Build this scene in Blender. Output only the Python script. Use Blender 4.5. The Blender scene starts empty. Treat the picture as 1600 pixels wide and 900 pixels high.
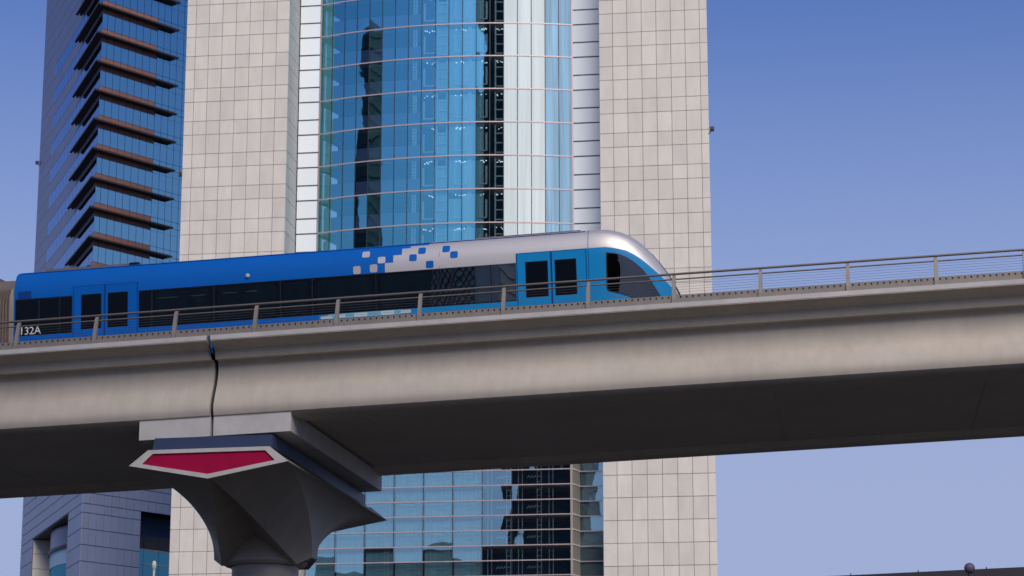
import bpy, bmesh, math, random
from mathutils import Vector, Matrix
random.seed(7)
S = bpy.context.scene
COL = S.collection

# ------------------------------------------------------------------ camera
F_PX = 3794.0 / 1600.0
PITCH = math.atan(920.0 / 3794.0)
cam = bpy.data.cameras.new("camera")
cam.sensor_width = 36.0
cam.lens = 36.0 * F_PX
cam.clip_start = 0.5
cam.clip_end = 20000.0
camo = bpy.data.objects.new("camera", cam)
COL.objects.link(camo)
camo.location = (0, 0, 1.6)
camo.rotation_euler = (math.pi / 2 + PITCH, 0, 0)
S.camera = camo
cam.dof.use_dof = True
cam.dof.focus_distance = 69.0
cam.dof.aperture_fstop = 4.0

# ------------------------------------------------------------------ sky, sun, exposure
SUN_EL = math.radians(43)
SUN_AZ = math.radians(180 - 12)          # clockwise from +Y: behind the camera, a little to its right
SKY_TINT = (0.72, 0.82, 1.18, 1.0)       # hazy violet-blue evening air, the same all round
world = bpy.data.worlds.new("World")
S.world = world
world.use_nodes = True
wn = world.node_tree.nodes
wl = world.node_tree.links
wn.clear()
sky = wn.new("ShaderNodeTexSky")
sky.sky_type = 'NISHITA'
sky.sun_disc = False
sky.sun_elevation = SUN_EL
sky.sun_rotation = SUN_AZ
sky.air_density = 1.0
sky.dust_density = 2.0
sky.ozone_density = 6.0
bg = wn.new("ShaderNodeBackground")
bg.inputs[1].default_value = 0.10
out = wn.new("ShaderNodeOutputWorld")
tint = wn.new("ShaderNodeMix")
tint.data_type = 'RGBA'
tint.blend_type = 'MULTIPLY'
tint.inputs[0].default_value = 1.0
tint.inputs[7].default_value = SKY_TINT
wl.new(sky.outputs[0], tint.inputs[6])
# pale haze thickening towards the horizon, the same in every direction
tc = wn.new("ShaderNodeTexCoord")
sx = wn.new("ShaderNodeSeparateXYZ")
wl.new(tc.outputs["Generated"], sx.inputs[0])
hz = wn.new("ShaderNodeMapRange")
hz.interpolation_type = 'SMOOTHSTEP'
hz.inputs[1].default_value = 0.14
hz.inputs[2].default_value = 0.39
hz.inputs[3].default_value = 0.95
hz.inputs[4].default_value = 0.0
wl.new(sx.outputs[2], hz.inputs[0])
hm = wn.new("ShaderNodeMix")
hm.data_type = 'RGBA'
hm.inputs[7].default_value = (3.55, 4.25, 6.6, 1.0)
wl.new(hz.outputs[0], hm.inputs[0])
wl.new(tint.outputs[2], hm.inputs[6])
wl.new(hm.outputs[2], bg.inputs[0])
wl.new(bg.outputs[0], out.inputs[0])
sun = bpy.data.lights.new("sun", 'SUN')
sun.energy = 3.0
sun.angle = math.radians(38)
sun.color = (1.0, 0.88, 0.74)
suno = bpy.data.objects.new("sun", sun)
COL.objects.link(suno)
sd = Vector((math.sin(SUN_AZ) * math.cos(SUN_EL), math.cos(SUN_AZ) * math.cos(SUN_EL), math.sin(SUN_EL)))
suno.rotation_euler = (-sd).to_track_quat('-Z', 'Y').to_euler()
S.view_settings.view_transform = 'Standard'
S.view_settings.look = 'None'
S.view_settings.exposure = 0.0
S.view_settings.gamma = 1.0

# ------------------------------------------------------------------ materials
M = {}


def mat(name, col, rough=0.6, metal=0.0, noise=0.0, nscale=2.0, coat=0.0, bump=0.0, rnd=0.0, stretch=None, spec=0.5, patch=0.0):
    m = bpy.data.materials.new(name)
    m.use_nodes = True
    nt = m.node_tree
    b = nt.nodes["Principled BSDF"]
    b.inputs["Base Color"].default_value = (*col, 1)
    b.inputs["Roughness"].default_value = rough
    b.inputs["Metallic"].default_value = metal
    b.inputs["Coat Weight"].default_value = coat
    b.inputs["Coat Roughness"].default_value = 0.05
    b.inputs["Specular IOR Level"].default_value = spec
    last = None
    if noise or bump:
        geo = nt.nodes.new("ShaderNodeNewGeometry")
        mp = nt.nodes.new("ShaderNodeMapping")
        mp.inputs["Scale"].default_value = stretch or (1, 1, 1)
        nt.links.new(geo.outputs["Position"], mp.inputs["Vector"])
        nz = nt.nodes.new("ShaderNodeTexNoise")
        nz.inputs["Scale"].default_value = nscale
        nz.inputs["Detail"].default_value = 6
        nz.inputs["Roughness"].default_value = 0.6
        nt.links.new(mp.outputs[0], nz.inputs["Vector"])
        if noise:
            mr = nt.nodes.new("ShaderNodeMapRange")
            mr.inputs[1].default_value = 0.3
            mr.inputs[2].default_value = 0.7
            mr.inputs[3].default_value = 1 - noise
            mr.inputs[4].default_value = 1 + noise
            nt.links.new(nz.outputs["Fac"], mr.inputs[0])
            last = mr.outputs[0]
        if bump:
            bp = nt.nodes.new("ShaderNodeBump")
            bp.inputs["Strength"].default_value = bump
            bp.inputs["Distance"].default_value = 0.05
            nt.links.new(nz.outputs["Fac"], bp.inputs["Height"])
            nt.links.new(bp.outputs[0], b.inputs["Normal"])
    if patch:
        n2 = nt.nodes.new("ShaderNodeTexNoise")
        n2.inputs["Scale"].default_value = 0.35
        n2.inputs["Detail"].default_value = 8
        n2.inputs["Roughness"].default_value = 0.7
        nt.links.new(geo.outputs["Position"], n2.inputs["Vector"])
        m2 = nt.nodes.new("ShaderNodeMapRange")
        m2.inputs[1].default_value = 0.35
        m2.inputs[2].default_value = 0.65
        m2.inputs[3].default_value = 1 - patch
        m2.inputs[4].default_value = 1 + patch
        nt.links.new(n2.outputs["Fac"], m2.inputs[0])
        mm = nt.nodes.new("ShaderNodeMath")
        mm.operation = 'MULTIPLY'
        nt.links.new(last, mm.inputs[0])
        nt.links.new(m2.outputs[0], mm.inputs[1])
        last = mm.outputs[0]
    if rnd:
        oi = nt.nodes.new("ShaderNodeObjectInfo")
        mr = nt.nodes.new("ShaderNodeMapRange")
        mr.inputs[3].default_value = 1 - rnd
        mr.inputs[4].default_value = 1 + rnd
        nt.links.new(oi.outputs["Random"], mr.inputs[0])
        if last is not None:
            mm = nt.nodes.new("ShaderNodeMath")
            mm.operation = 'MULTIPLY'
            nt.links.new(last, mm.inputs[0])
            nt.links.new(mr.outputs[0], mm.inputs[1])
            last = mm.outputs[0]
        else:
            last = mr.outputs[0]
    if last is not None:
        hs = nt.nodes.new("ShaderNodeHueSaturation")
        hs.inputs["Color"].default_value = (*col, 1)
        nt.links.new(last, hs.inputs["Value"])
        nt.links.new(hs.outputs[0], b.inputs["Base Color"])
    M[name] = m
    return m


def glass(name, refl, trans, fac, wav=0.0, wscale=0.15, rough=0.01, rnd=0.0):
    """coated curtain-wall glass: mirror coat over tinted see-through pane, slightly wavy"""
    m = bpy.data.materials.new(name)
    m.use_nodes = True
    nt = m.node_tree
    nt.nodes.clear()
    o = nt.nodes.new("ShaderNodeOutputMaterial")
    g = nt.nodes.new("ShaderNodeBsdfGlossy")
    g.inputs["Color"].default_value = (*refl, 1)
    g.inputs["Roughness"].default_value = rough
    t = nt.nodes.new("ShaderNodeBsdfTransparent")
    t.inputs["Color"].default_value = (*trans, 1)
    mx = nt.nodes.new("ShaderNodeMixShader")
    lw = nt.nodes.new("ShaderNodeLayerWeight")
    lw.inputs["Blend"].default_value = 0.3
    mr = nt.nodes.new("ShaderNodeMapRange")
    mr.inputs[3].default_value = fac
    mr.inputs[4].default_value = 1.0
    nt.links.new(lw.outputs["Fresnel"], mr.inputs[0])
    nt.links.new(mr.outputs[0], mx.inputs[0])
    nt.links.new(t.outputs[0], mx.inputs[1])
    nt.links.new(g.outputs[0], mx.inputs[2])
    nt.links.new(mx.outputs[0], o.inputs[0])
    if wav:
        geo = nt.nodes.new("ShaderNodeNewGeometry")
        mp = nt.nodes.new("ShaderNodeMapping")
        mp.inputs["Scale"].default_value = (1, 1, 0.45)
        oi = nt.nodes.new("ShaderNodeObjectInfo")
        add = nt.nodes.new("ShaderNodeVectorMath")
        add.operation = 'MULTIPLY_ADD'
        add.inputs[1].default_value = (1, 1, 1)
        cb = nt.nodes.new("ShaderNodeMath")
        cb.operation = 'MULTIPLY'
        cb.inputs[1].default_value = 6.0
        nt.links.new(oi.outputs["Random"], cb.inputs[0])
        nt.links.new(geo.outputs["Position"], add.inputs[0])
        nt.links.new(cb.outputs[0], add.inputs[2])
        nt.links.new(add.outputs[0], mp.inputs["Vector"])
        nz = nt.nodes.new("ShaderNodeTexNoise")
        nz.inputs["Scale"].default_value = wscale
        nz.inputs["Detail"].default_value = 1.5
        nt.links.new(mp.outputs[0], nz.inputs["Vector"])
        bp = nt.nodes.new("ShaderNodeBump")
        bp.inputs["Strength"].default_value = 1.0
        bp.inputs["Distance"].default_value = wav
        nt.links.new(nz.outputs["Fac"], bp.inputs["Height"])
        nt.links.new(bp.outputs[0], g.inputs["Normal"])
    M[name] = m
    return m


mat('asphalt', (0.05, 0.05, 0.052), 0.9, noise=0.25, nscale=0.8)
mat('asphalt_worn', (0.10, 0.095, 0.09), 0.9, noise=0.2, nscale=0.6)
mat('sand_paving', (0.030, 0.029, 0.028), 0.9, noise=0.2, nscale=0.3)
mat('concrete', (0.49, 0.44, 0.365), 0.75, noise=0.06, nscale=1.6, bump=0.10, stretch=(2.2, 2.2, 0.16), patch=0.07)
mat('concrete_dark', (0.20, 0.185, 0.17), 0.8, noise=0.10, nscale=0.7, bump=0.15)
mat('concrete_white', (0.50, 0.485, 0.46), 0.7, noise=0.10, nscale=1.5, patch=0.10)
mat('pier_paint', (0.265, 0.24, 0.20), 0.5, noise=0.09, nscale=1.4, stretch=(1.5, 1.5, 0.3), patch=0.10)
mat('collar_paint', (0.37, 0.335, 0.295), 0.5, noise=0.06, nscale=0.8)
mat('navy_paint', (0.032, 0.052, 0.115), 0.5, noise=0.08, nscale=1.0)
mat('magenta_panel', (0.36, 0.002, 0.048), 0.5, noise=0.10, nscale=1.2, spec=0.2)
mat('fascia_trim', (0.52, 0.50, 0.46), 0.5, noise=0.12, nscale=3.0)
mat('rubber', (0.02, 0.02, 0.022), 0.7)
mat('rail_steel', (0.17, 0.145, 0.125), 0.5, metal=0.3, noise=0.1, nscale=3)
mat('post_steel', (0.24, 0.215, 0.19), 0.55, metal=0.2, noise=0.1, nscale=2)
mat('stone', (0.65, 0.61, 0.53), 0.6, noise=0.07, nscale=0.6, rnd=0.06, stretch=(1.2, 1.2, 0.35), patch=0.03)
mat('stone_side', (0.52, 0.50, 0.47), 0.6, noise=0.05, nscale=0.35, rnd=0.04)
mat('joint_dark', (0.27, 0.225, 0.20), 0.9)
mat('mullion_dark', (0.03, 0.032, 0.04), 0.5, metal=0.2)
mat('transom_pink', (0.55, 0.43, 0.40), 0.35, metal=0.4)
mat('beige_metal', (0.40, 0.36, 0.29), 0.4, metal=0.3)
mat('interior', (0.015, 0.05, 0.12), 0.8)
mat('interior_slab', (0.30, 0.20, 0.16), 0.8)
mat('white_frame', (0.86, 0.88, 0.88), 0.5)
mat('brown_spandrel', (0.27, 0.135, 0.10), 0.5, noise=0.08, nscale=0.6)
mat('ledge_metal', (0.042, 0.030, 0.028), 0.5)
mat('lavender_metal', (0.17, 0.19, 0.31), 0.40, metal=0.25, noise=0.05, nscale=0.3, rnd=0.04)
mat('podium_metal', (0.235, 0.285, 0.41), 0.45, metal=0.15, noise=0.05, nscale=0.3, rnd=0.04)
mat('train_blue', (0.001, 0.118, 0.47), 0.45, coat=0.03, noise=0.03, nscale=1.0, spec=0.16)
mat('train_cyan', (0.001, 0.235, 0.53), 0.45, coat=0.04, noise=0.03, nscale=1.0, spec=0.2)
mat('train_silver', (0.60, 0.575, 0.55), 0.42, metal=0.45)
mat('train_navy', (0.004, 0.05, 0.23), 0.3, coat=0.4)
mat('train_under', (0.03, 0.03, 0.033), 0.7)
mat('train_white', (0.52, 0.62, 0.63), 0.35, coat=0.3)
mat('train_pale', (0.16, 0.42, 0.55), 0.4, coat=0.1)
mat('seal_black', (0.006, 0.006, 0.010), 0.35)
mat('cabin_teal', (0.09, 0.22, 0.25), 0.6, noise=0.5, nscale=2.5, stretch=(1, 1, 0.6))
mat('bellows', (0.16, 0.13, 0.11), 0.7, noise=0.1, nscale=3)
mat('bellows_frame', (0.30, 0.255, 0.21), 0.6)
mat('letter_white', (0.75, 0.75, 0.72), 0.5)
mat('lamp_grey', (0.55, 0.55, 0.52), 0.4)
mat('dark_box', (0.02, 0.018, 0.03), 0.5)
mat('roof_dark', (0.025, 0.020, 0.03), 0.6)
mat('palm_leaf', (0.07, 0.085, 0.04), 0.7)
mat('bark', (0.12, 0.09, 0.06), 0.9)
mat('pole_pale', (0.55, 0.60, 0.50), 0.4)
mat('city_dark', (0.022, 0.018, 0.020), 0.4, noise=0.3, nscale=0.05)
mat('city_brown', (0.07, 0.04, 0.03), 0.5)
mat('city_pale', (0.60, 0.58, 0.53), 0.6)
mat('city_grey', (0.32, 0.31, 0.29), 0.6)
mat('city_white', (0.70, 0.68, 0.62), 0.6)
glass('bay_glass', (0.30, 0.92, 1.0), (0.82, 0.95, 1.0), 0.46, wav=0.085, wscale=0.12)
glass('base_glass', (0.55, 0.86, 0.93), (0.85, 0.95, 0.98), 0.46, wav=0.075, wscale=0.13)
mat('strip_glass', (0.84, 0.90, 0.89), 0.12, rnd=0.03, coat=0.4)  # bright reflected sky put into the base colour as white
glass('pale_bay_glass', (0.62, 0.84, 0.97), (0.90, 0.97, 1.0), 0.22, wav=0.03, wscale=0.12)
mat('glare_pane', (0.72, 0.82, 0.77), 0.10, noise=0.10, nscale=1.2, stretch=(1.5, 1.5, 0.04), rnd=0.06, coat=0.5)  # sky glare in the curved glass, painted as base colour and streaks
mat('glare_blue_pane', (0.30, 0.52, 0.66), 0.08, noise=0.30, nscale=1.2, stretch=(1.5, 1.5, 0.04), rnd=0.10, coat=0.6)  # bluer end of that glare, also painted rather than reflected
mat('sky_sheen_pale', (0.52, 0.78, 0.84), 0.8, noise=0.15, nscale=1.5, stretch=(1.5, 1.5, 0.05), rnd=0.08)  # pale colour standing in for sky reflected in the glass
mat('blind_cream', (0.82, 0.83, 0.74), 0.8, rnd=0.06)
mat('blind_blue', (0.40, 0.60, 0.74), 0.8, rnd=0.08)
mat('lavender_reflection', (0.24, 0.25, 0.46), 0.7, rnd=0.15)  # reflected bands of a neighbouring tower put into the panel colour
glass('ledge_glass', (0.46, 0.88, 1.0), (0.03, 0.10, 0.2), 0.60, wav=0.012, wscale=0.2)
glass('side_glass', (0.40, 0.55, 0.80), (0.05, 0.10, 0.2), 0.60, wav=0.012, wscale=0.2)
glass('recess_glass', (0.10, 0.34, 0.44), (0.05, 0.2, 0.3), 0.6, wav=0.01, wscale=0.3)
glass('nose_glass', (0.75, 0.75, 0.72), (0.10, 0.14, 0.15), 0.08, wav=0.006, wscale=1.2)
glass('train_glass', (0.75, 0.82, 0.84), (0.62, 0.75, 0.78), 0.45, wav=0.002, wscale=0.9)
m = bpy.data.materials.new('lit_tube')
m.use_nodes = True
b = m.node_tree.nodes["Principled BSDF"]
b.inputs["Base Color"].default_value = (0.6, 0.7, 0.62, 1)
b.inputs["Emission Color"].default_value = (0.65, 0.9, 0.75, 1)
b.inputs["Emission Strength"].default_value = 0.12
M['lit_tube'] = m
m = bpy.data.materials.new('lit_white')
m.use_nodes = True
b = m.node_tree.nodes["Principled BSDF"]
b.inputs["Base Color"].default_value = (0.8, 0.8, 0.8, 1)
b.inputs["Emission Color"].default_value = (0.9, 0.97, 1.0, 1)
b.inputs["Emission Strength"].default_value = 1.6
M['lit_white'] = m


# ------------------------------------------------------------------ helpers
class MB:
    """collects faces, built as ONE mesh object"""

    def __init__(self):
        self.v = []
        self.f = []
        self.mi = []

    def face(self, pts, mi=0):
        k = len(self.v)
        self.v += [tuple(p) for p in pts]
        self.f.append(tuple(range(k, k + len(pts))))
        self.mi.append(mi)

    def hexa(self, b4, t4, mi=0):
        """box from 4 bottom and 4 top points (same order)"""
        k = len(self.v)
        self.v += [tuple(p) for p in b4] + [tuple(p) for p in t4]
        self.f += [(k, k + 3, k + 2, k + 1), (k + 4, k + 5, k + 6, k + 7)]
        for i in range(4):
            j = (i + 1) % 4
            self.f.append((k + i, k + j, k + 4 + j, k + 4 + i))
        self.mi += [mi] * 6

    def fbox(self, fr, a0, a1, n0, n1, z0, z1, mi=0):
        """box in a frame fr(a, lat, z)"""
        q = [(a0, n0), (a1, n0), (a1, n1), (a0, n1)]
        self.hexa([fr(a, n, z0) for a, n in q], [fr(a, n, z1) for a, n in q], mi)

    def box(self, x0, x1, y0, y1, z0, z1, mi=0):
        self.fbox(lambda a, n, z: (a, n, z), x0, x1, y0, y1, z0, z1, mi)

    def sweep(self, rings, closed=True, cap=True, mi=0, mf=None):
        k = len(self.v)
        n = len(rings[0])
        for r in rings:
            self.v += [tuple(p) for p in r]
        for i in range(len(rings) - 1):
            for j in range(n if closed else n - 1):
                j2 = (j + 1) % n
                self.f.append((k + i * n + j, k + i * n + j2, k + (i + 1) * n + j2, k + (i + 1) * n + j))
                self.mi.append(mf(i, j) if mf else mi)
        if cap and closed:
            self.f.append(tuple(k + j for j in reversed(range(n))))
            self.f.append(tuple(k + (len(rings) - 1) * n + j for j in range(n)))
            self.mi += [mi, mi]

    def tube(self, pts, r, seg=8, mi=0):
        rings = []
        for i, p in enumerate(pts):
            p = Vector(p)
            t = (Vector(pts[min(i + 1, len(pts) - 1)]) - Vector(pts[max(i - 1, 0)])).normalized()
            up = Vector((0, 0, 1)) if abs(t.z) < 0.9 else Vector((1, 0, 0))
            s = t.cross(up).normalized()
            w = s.cross(t)
            rr = r[i] if isinstance(r, (list, tuple)) else r
            rings.append([p + s * rr * math.cos(2 * math.pi * k / seg) + w * rr * math.sin(2 * math.pi * k / seg) for k in range(seg)])
        self.sweep(rings, mi=mi)

    def mesh(self, name, mats, base=(0, 0, 0), smooth=None):
        me = bpy.data.meshes.new(name)
        bx, by, bz = base
        me.from_pydata([(x - bx, y - by, z - bz) for x, y, z in self.v], [], self.f)
        for mm in (mats if isinstance(mats, (list, tuple)) else [mats]):
            me.materials.append(M[mm])
        for p, i in zip(me.polygons, self.mi):
            p.material_index = i
        bm = bmesh.new()
        bm.from_mesh(me)
        bmesh.ops.remove_doubles(bm, verts=bm.verts, dist=0.0004)
        bmesh.ops.recalc_face_normals(bm, faces=bm.faces)
        bm.to_mesh(me)
        bm.free()
        if smooth is not None:
            me.polygons.foreach_set("use_smooth", [True] * len(me.polygons))
            me.set_sharp_from_angle(angle=math.radians(smooth))
        return me


def link(name, me, parent=None, loc=(0, 0, 0), rz=0.0):
    o = bpy.data.objects.new(name, me)
    COL.objects.link(o)
    if parent is not None:
        o.parent = parent
    o.location = loc
    o.rotation_euler = (0, 0, rz)
    return o


def wpos(o):
    p = Vector((0, 0, 0))
    while o is not None:
        p += o.location
        o = o.parent
    return p


def part(name, mb, mats, parent, smooth=None, kind=None):
    """mesh given in world coordinates, parented (parents are never rotated or scaled)"""
    base = wpos(parent)
    o = link(name, mb.mesh(name, mats, base, smooth), parent)
    if kind:
        o["kind"] = kind
    return o


def thing(name, label, cat, loc, group=None):
    o = link(name, None, None, loc)
    o["label"] = label
    o["category"] = cat
    if group:
        o["group"] = group
    return o


def solo(name, mb, mats, loc, label=None, cat=None, group=None, kind=None, smooth=None):
    o = link(name, mb.mesh(name, mats, loc, smooth), None, loc)
    if label:
        o["label"] = label
        o["category"] = cat
    if group:
        o["group"] = group
    if kind:
        o["kind"] = kind
    return o


def frame(o, az_u):
    """vertical-plane frame: a runs along compass azimuth az_u (from +Y), lat points 90 deg left of it"""
    ux, uy = math.sin(az_u), math.cos(az_u)

    def fr(a, n, z):
        return (o[0] + ux * a - uy * n, o[1] + uy * a + ux * n, z)
    return fr


_boxes = {}
m = bpy.data.materials.new('clear_glass')
m.use_nodes = True
m.node_tree.nodes.clear()
_o = m.node_tree.nodes.new("ShaderNodeOutputMaterial")
_t = m.node_tree.nodes.new("ShaderNodeBsdfTransparent")
_t.inputs["Color"].default_value = (0.93, 0.97, 0.97, 1)
m.node_tree.links.new(_t.outputs[0], _o.inputs[0])
M['clear_glass'] = m


def pane_box(name, w, d, h, mt):
    """glass pane: coated front face, clear edges and back"""
    key = ('pane', name, w, d, h, mt)
    if key not in _boxes:
        mb = MB()
        q = [(-w / 2, -h / 2), (w / 2, -h / 2), (w / 2, h / 2), (-w / 2, h / 2)]
        f, b_ = [(x, 0, z) for x, z in q], [(x, d, z) for x, z in q]
        mb.face(f, 0)
        mb.face(b_[::-1], 1)
        for i in range(4):
            j = (i + 1) % 4
            mb.face([f[j], f[i], b_[i], b_[j]], 1)
        _boxes[key] = mb.mesh(name, [mt, 'clear_glass'])
    return _boxes[key]


def unit_box(name, w, d, h, mt, bevel=0.0):
    """box centred in x and z, front face at y=0 going back d; cached"""
    key = (name, round(w, 3), round(d, 3), round(h, 3), mt)
    if key not in _boxes:
        mb = MB()
        mb.box(-w / 2, w / 2, 0, d, -h / 2, h / 2)
        if bevel:
            # chamfered front edge
            mb = MB()
            b_ = bevel
            q = [(-w / 2, -h / 2), (w / 2, -h / 2), (w / 2, h / 2), (-w / 2, h / 2)]
            qi = [(-w / 2 + b_, -h / 2 + b_), (w / 2 - b_, -h / 2 + b_), (w / 2 - b_, h / 2 - b_), (-w / 2 + b_, h / 2 - b_)]
            mb.sweep([[(x, d, z) for x, z in q], [(x, b_, z) for x, z in q], [(x, 0, z) for x, z in qi]])
        _boxes[key] = mb.mesh(name, mt)
    return _boxes[key]


# ------------------------------------------------------------------ ground
g = MB()
g.box(-6000, 6000, -3000, 9000, -1.0, 0.0)
solo('ground', g, 'sand_paving', (0, 0, 0), kind='structure')
ra = math.radians(100)
rfr = frame((0, 30, 0), ra)
g = MB()
g.fbox(rfr, -900, 900, -9, 14, -0.2, 0.004)
solo('road', g, 'asphalt', (0, 30, 0), kind='structure')
g = MB()
g.fbox(rfr, -900, 900, 14.0, 18.0, -0.2, 0.14)
solo('pavement', g, 'asphalt_worn', (0, 46, 0), kind='structure')

# ------------------------------------------------------------------ track geometry (curving, climbing)
Z0, YAW, GRADE, KV, KH, D0 = 16.8031, 0.16313, 0.0330, 0.0005, 0.00251, 66.5
CU, SU = math.cos(YAW), math.sin(YAW)


def trk(s, lat=0.0, dz=0.0):
    l = 0.5 * KH * s * s
    x = CU * s + SU * l
    y = D0 - SU * s + CU * l
    a = YAW - KH * s
    return Vector((x + math.sin(a) * lat, y + math.cos(a) * lat, Z0 + GRADE * s + 0.5 * KV * s * s + dz))


JS = -8.84                                # station of the movement joint over the pier
W = 12.4                                  # overall deck width
near = [(0.04, 0.0), (0.14, -0.04), (0.34, -0.11), (0.56, -0.22), (0.72, -0.34), (0.82, -0.48), (0.86, -0.62), (0.86, -0.76),
        (0.82, -0.93), (0.76, -1.12), (0.66, -1.32), (0.57, -1.52), (0.50, -1.70), (0.47, -1.84), (0.475, -1.96), (0.52, -2.07),
        (0.62, -2.15), (0.78, -2.19), (1.0, -2.20)]
prof = [(0.34, 0.16), (0.02, 0.16), (0.0, 0.14), (0.0, 0.01)] + near
prof += [(1.55, -2.20), (1.72, -2.02)]
farp = [(W - e, z) for e, z in reversed(prof)]
inner = [(W - 0.55, -0.42), (0.55, -0.42)]
section = prof + farp + inner


def span(s0, s1, label):
    base = trk((s0 + s1) / 2, W / 2, -2.2)
    t = thing('viaduct_span', label, 'viaduct', base, 'concrete viaduct spans carrying the train')
    n = max(2, int(abs(s1 - s0) / 1.0))
    st = [s0 + (s1 - s0) * i / n for i in range(n + 1)]
    mb = MB()
    mb.sweep([[trk(s, e, z) for e, z in section] for s in st])
    part('girder', mb, 'concrete', t, smooth=28)
    mb = MB()
    mb.sweep([[trk(s, e, z) for e, z in [(-0.012, 0.035), (0.30, 0.035), (0.30, 0.168), (-0.012, 0.168)]] for s in st])
    part('cap_strip', mb, 'concrete_white', t)
    k_ = s0 + 4.0
    while k_ < s1 - 2:
        mb = MB()
        q = [(k_ - 0.012, 1.8), (k_ + 0.012, 1.8), (k_ + 0.012, W - 1.8), (k_ - 0.012, W - 1.8)]
        mb.hexa([trk(a, e, -2.035) for a, e in q], [trk(a, e, -2.0) for a, e in q])
        part('soffit_joint', mb, 'concrete', t)
        k_ += 6.0
    for e in (2.35, 3.78, 8.0, 9.43):
        mb = MB()
        mb.sweep([[trk(s, e + dx, z) for dx, z in [(-0.035, -0.42), (0.035, -0.42), (0.035, -0.25), (-0.035, -0.25)]] for s in st])
        part('rail', mb, 'rail_steel', t)
    return t


spL = span(JS - 0.055 - 31.0, JS - 0.055, 'curved concrete viaduct span left of the open joint above the pier')
spR = span(JS + 0.055, JS + 0.055 + 44.0, 'long curved concrete viaduct span right of the open joint above the pier')
for t, a0, a1 in ((spL, -2.18, -0.045), (spR, 0.045, 2.34)):
    mb = MB()
    q = [(a0, 0.56), (a1, 0.56), (a1, 11.85), (a0, 11.85)]
    mb.hexa([trk(JS + a, e, -2.66) for a, e in q], [trk(JS + a, e, -2.10) for a, e in q])
    part('bearing_block', mb, 'concrete_white', t)
mb = MB()
q = [(JS - 0.03, 0.30), (JS + 0.03, 0.30), (JS + 0.03, 1.1), (JS - 0.03, 1.1)]
rings = []
for e, z in near[2:]:
    rings.append([trk(JS - 0.05, e + 0.10, z), trk(JS + 0.05, e + 0.10, z), trk(JS + 0.05, e + 0.22, z - 0.02), trk(JS - 0.05, e + 0.22, z - 0.02)])
mb.sweep(rings)
part('joint_seal', mb, 'rubber', spR)

# ------------------------------------------------------------------ pier
pc = trk(JS, 6.3, 0)
pier = thing('viaduct_pier', 'flared concrete pier with magenta five-sided end panel under the joint', 'pier', (pc.x, pc.y, 0))


def pf(b, lat, dz):
    a = YAW - KH * JS
    p = trk(JS, lat, dz)
    return Vector((p.x + math.cos(a) * b, p.y - math.sin(a) * b, p.z))


# (top point, bottom point, kind): 'e' edge sweeps in like an ellipse, 'r' rib runs nearly straight, 'm' hollow between the ribs
half_cap = [((-2.34, 0.38, -3.50), (-1.55, 6.0, -5.50), 'e'), ((0.0, 0.38, -3.90), (-1.18, 5.6, -5.74), 'r'), ((0.0, 0.38, -3.90), (0.0, 5.55, -5.74), 'm'),
            ((0.0, 0.38, -3.90), (1.18, 5.6, -5.74), 'r'), ((2.34, 0.38, -3.50), (1.55, 6.0, -5.50), 'e')]
cap_pts = half_cap + [((-t_[0], 12.6 - t_[1], t_[2]), (-b_[0], 12.6 - b_[1], b_[2]), k_) for t_, b_, k_ in half_cap]
rings = [[pf(x, 0.38 if k < 5 else 12.22, -3.08) for k, x in enumerate((-1.78, 0, 0, 0, 1.78, 1.78, 0, 0, 0, -1.78))]]
NR = 32
for i in range(NR + 1):
    ph = math.pi / 2 * i / NR
    row = []
    for t_, b_, k_ in cap_pts:
        if k_ == 'r':
            w = math.sin(ph) ** 1.25
            h = w ** 1.18
        elif k_ == 'm':
            w = math.sin(ph) ** 0.95
            h = 1 - math.cos(ph)
        else:
            w = math.sin(ph)
            h = 1 - max(0.0, math.cos(ph)) ** 0.92
        row.append(pf(*[t_[q] + (b_[q] - t_[q]) * (h if q == 2 else w) for q in range(3)]))
    rings.append(row)
mb = MB()
mb.sweep(rings)
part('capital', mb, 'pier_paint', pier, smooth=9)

out5 = [(-1.80, -3.06), (1.80, -3.06), (2.36, -3.50), (0, -3.93), (-2.36, -3.50)]
in5 = [(-1.66, -3.17), (1.68, -3.17), (1.97, -3.46), (0, -3.80), (-1.97, -3.46)]
for L0, L1 in ((0.30, 0.377), (12.30, 12.223)):
    mb = MB()
    for i in range(5):
        j = (i + 1) % 5
        a, b_, c, d = out5[i], out5[j], in5[j], in5[i]
        mb.hexa([pf(p[0], L0, p[1]) for p in (a, b_, c, d)], [pf(p[0], L1, p[1]) for p in (a, b_, c, d)])
    trim = part('fascia_trim', mb, 'fascia_trim', pier)
    mb = MB()
    mb.sweep([[pf(x, L0 + (L1 - L0) * 0.6, z) for x, z in in5], [pf(x, L1, z) for x, z in in5]])
    part('fascia_panel', mb, 'magenta_panel', pier)
mb = MB()
q0 = [(-1.72, 0.42), (1.86, 0.42), (1.72, 11.9), (-1.72, 11.9)]
mb.hexa([pf(a, e, -3.075) for a, e in q0], [pf(a * 0.975 + 0.03, e, -2.70) for a, e in q0])
part('bearing_plinth', mb, 'navy_paint', pier)
pz = trk(JS).z


def ring_at(r, z, seg=48):
    return [(pc.x + r * math.cos(2 * math.pi * k / seg), pc.y + r * math.sin(2 * math.pi * k / seg), z) for k in range(seg)]


mb = MB()
mb.sweep([ring_at(r, pz + z) for r, z in [(1.20, -4.6), (1.26, -5.0), (1.28, -5.5), (1.28, -5.64), (1.22, -5.71), (1.10, -5.74)]])
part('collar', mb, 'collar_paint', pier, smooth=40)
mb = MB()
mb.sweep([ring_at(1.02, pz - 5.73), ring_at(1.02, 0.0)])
part('shaft', mb, 'collar_paint', pier, smooth=40)

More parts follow.
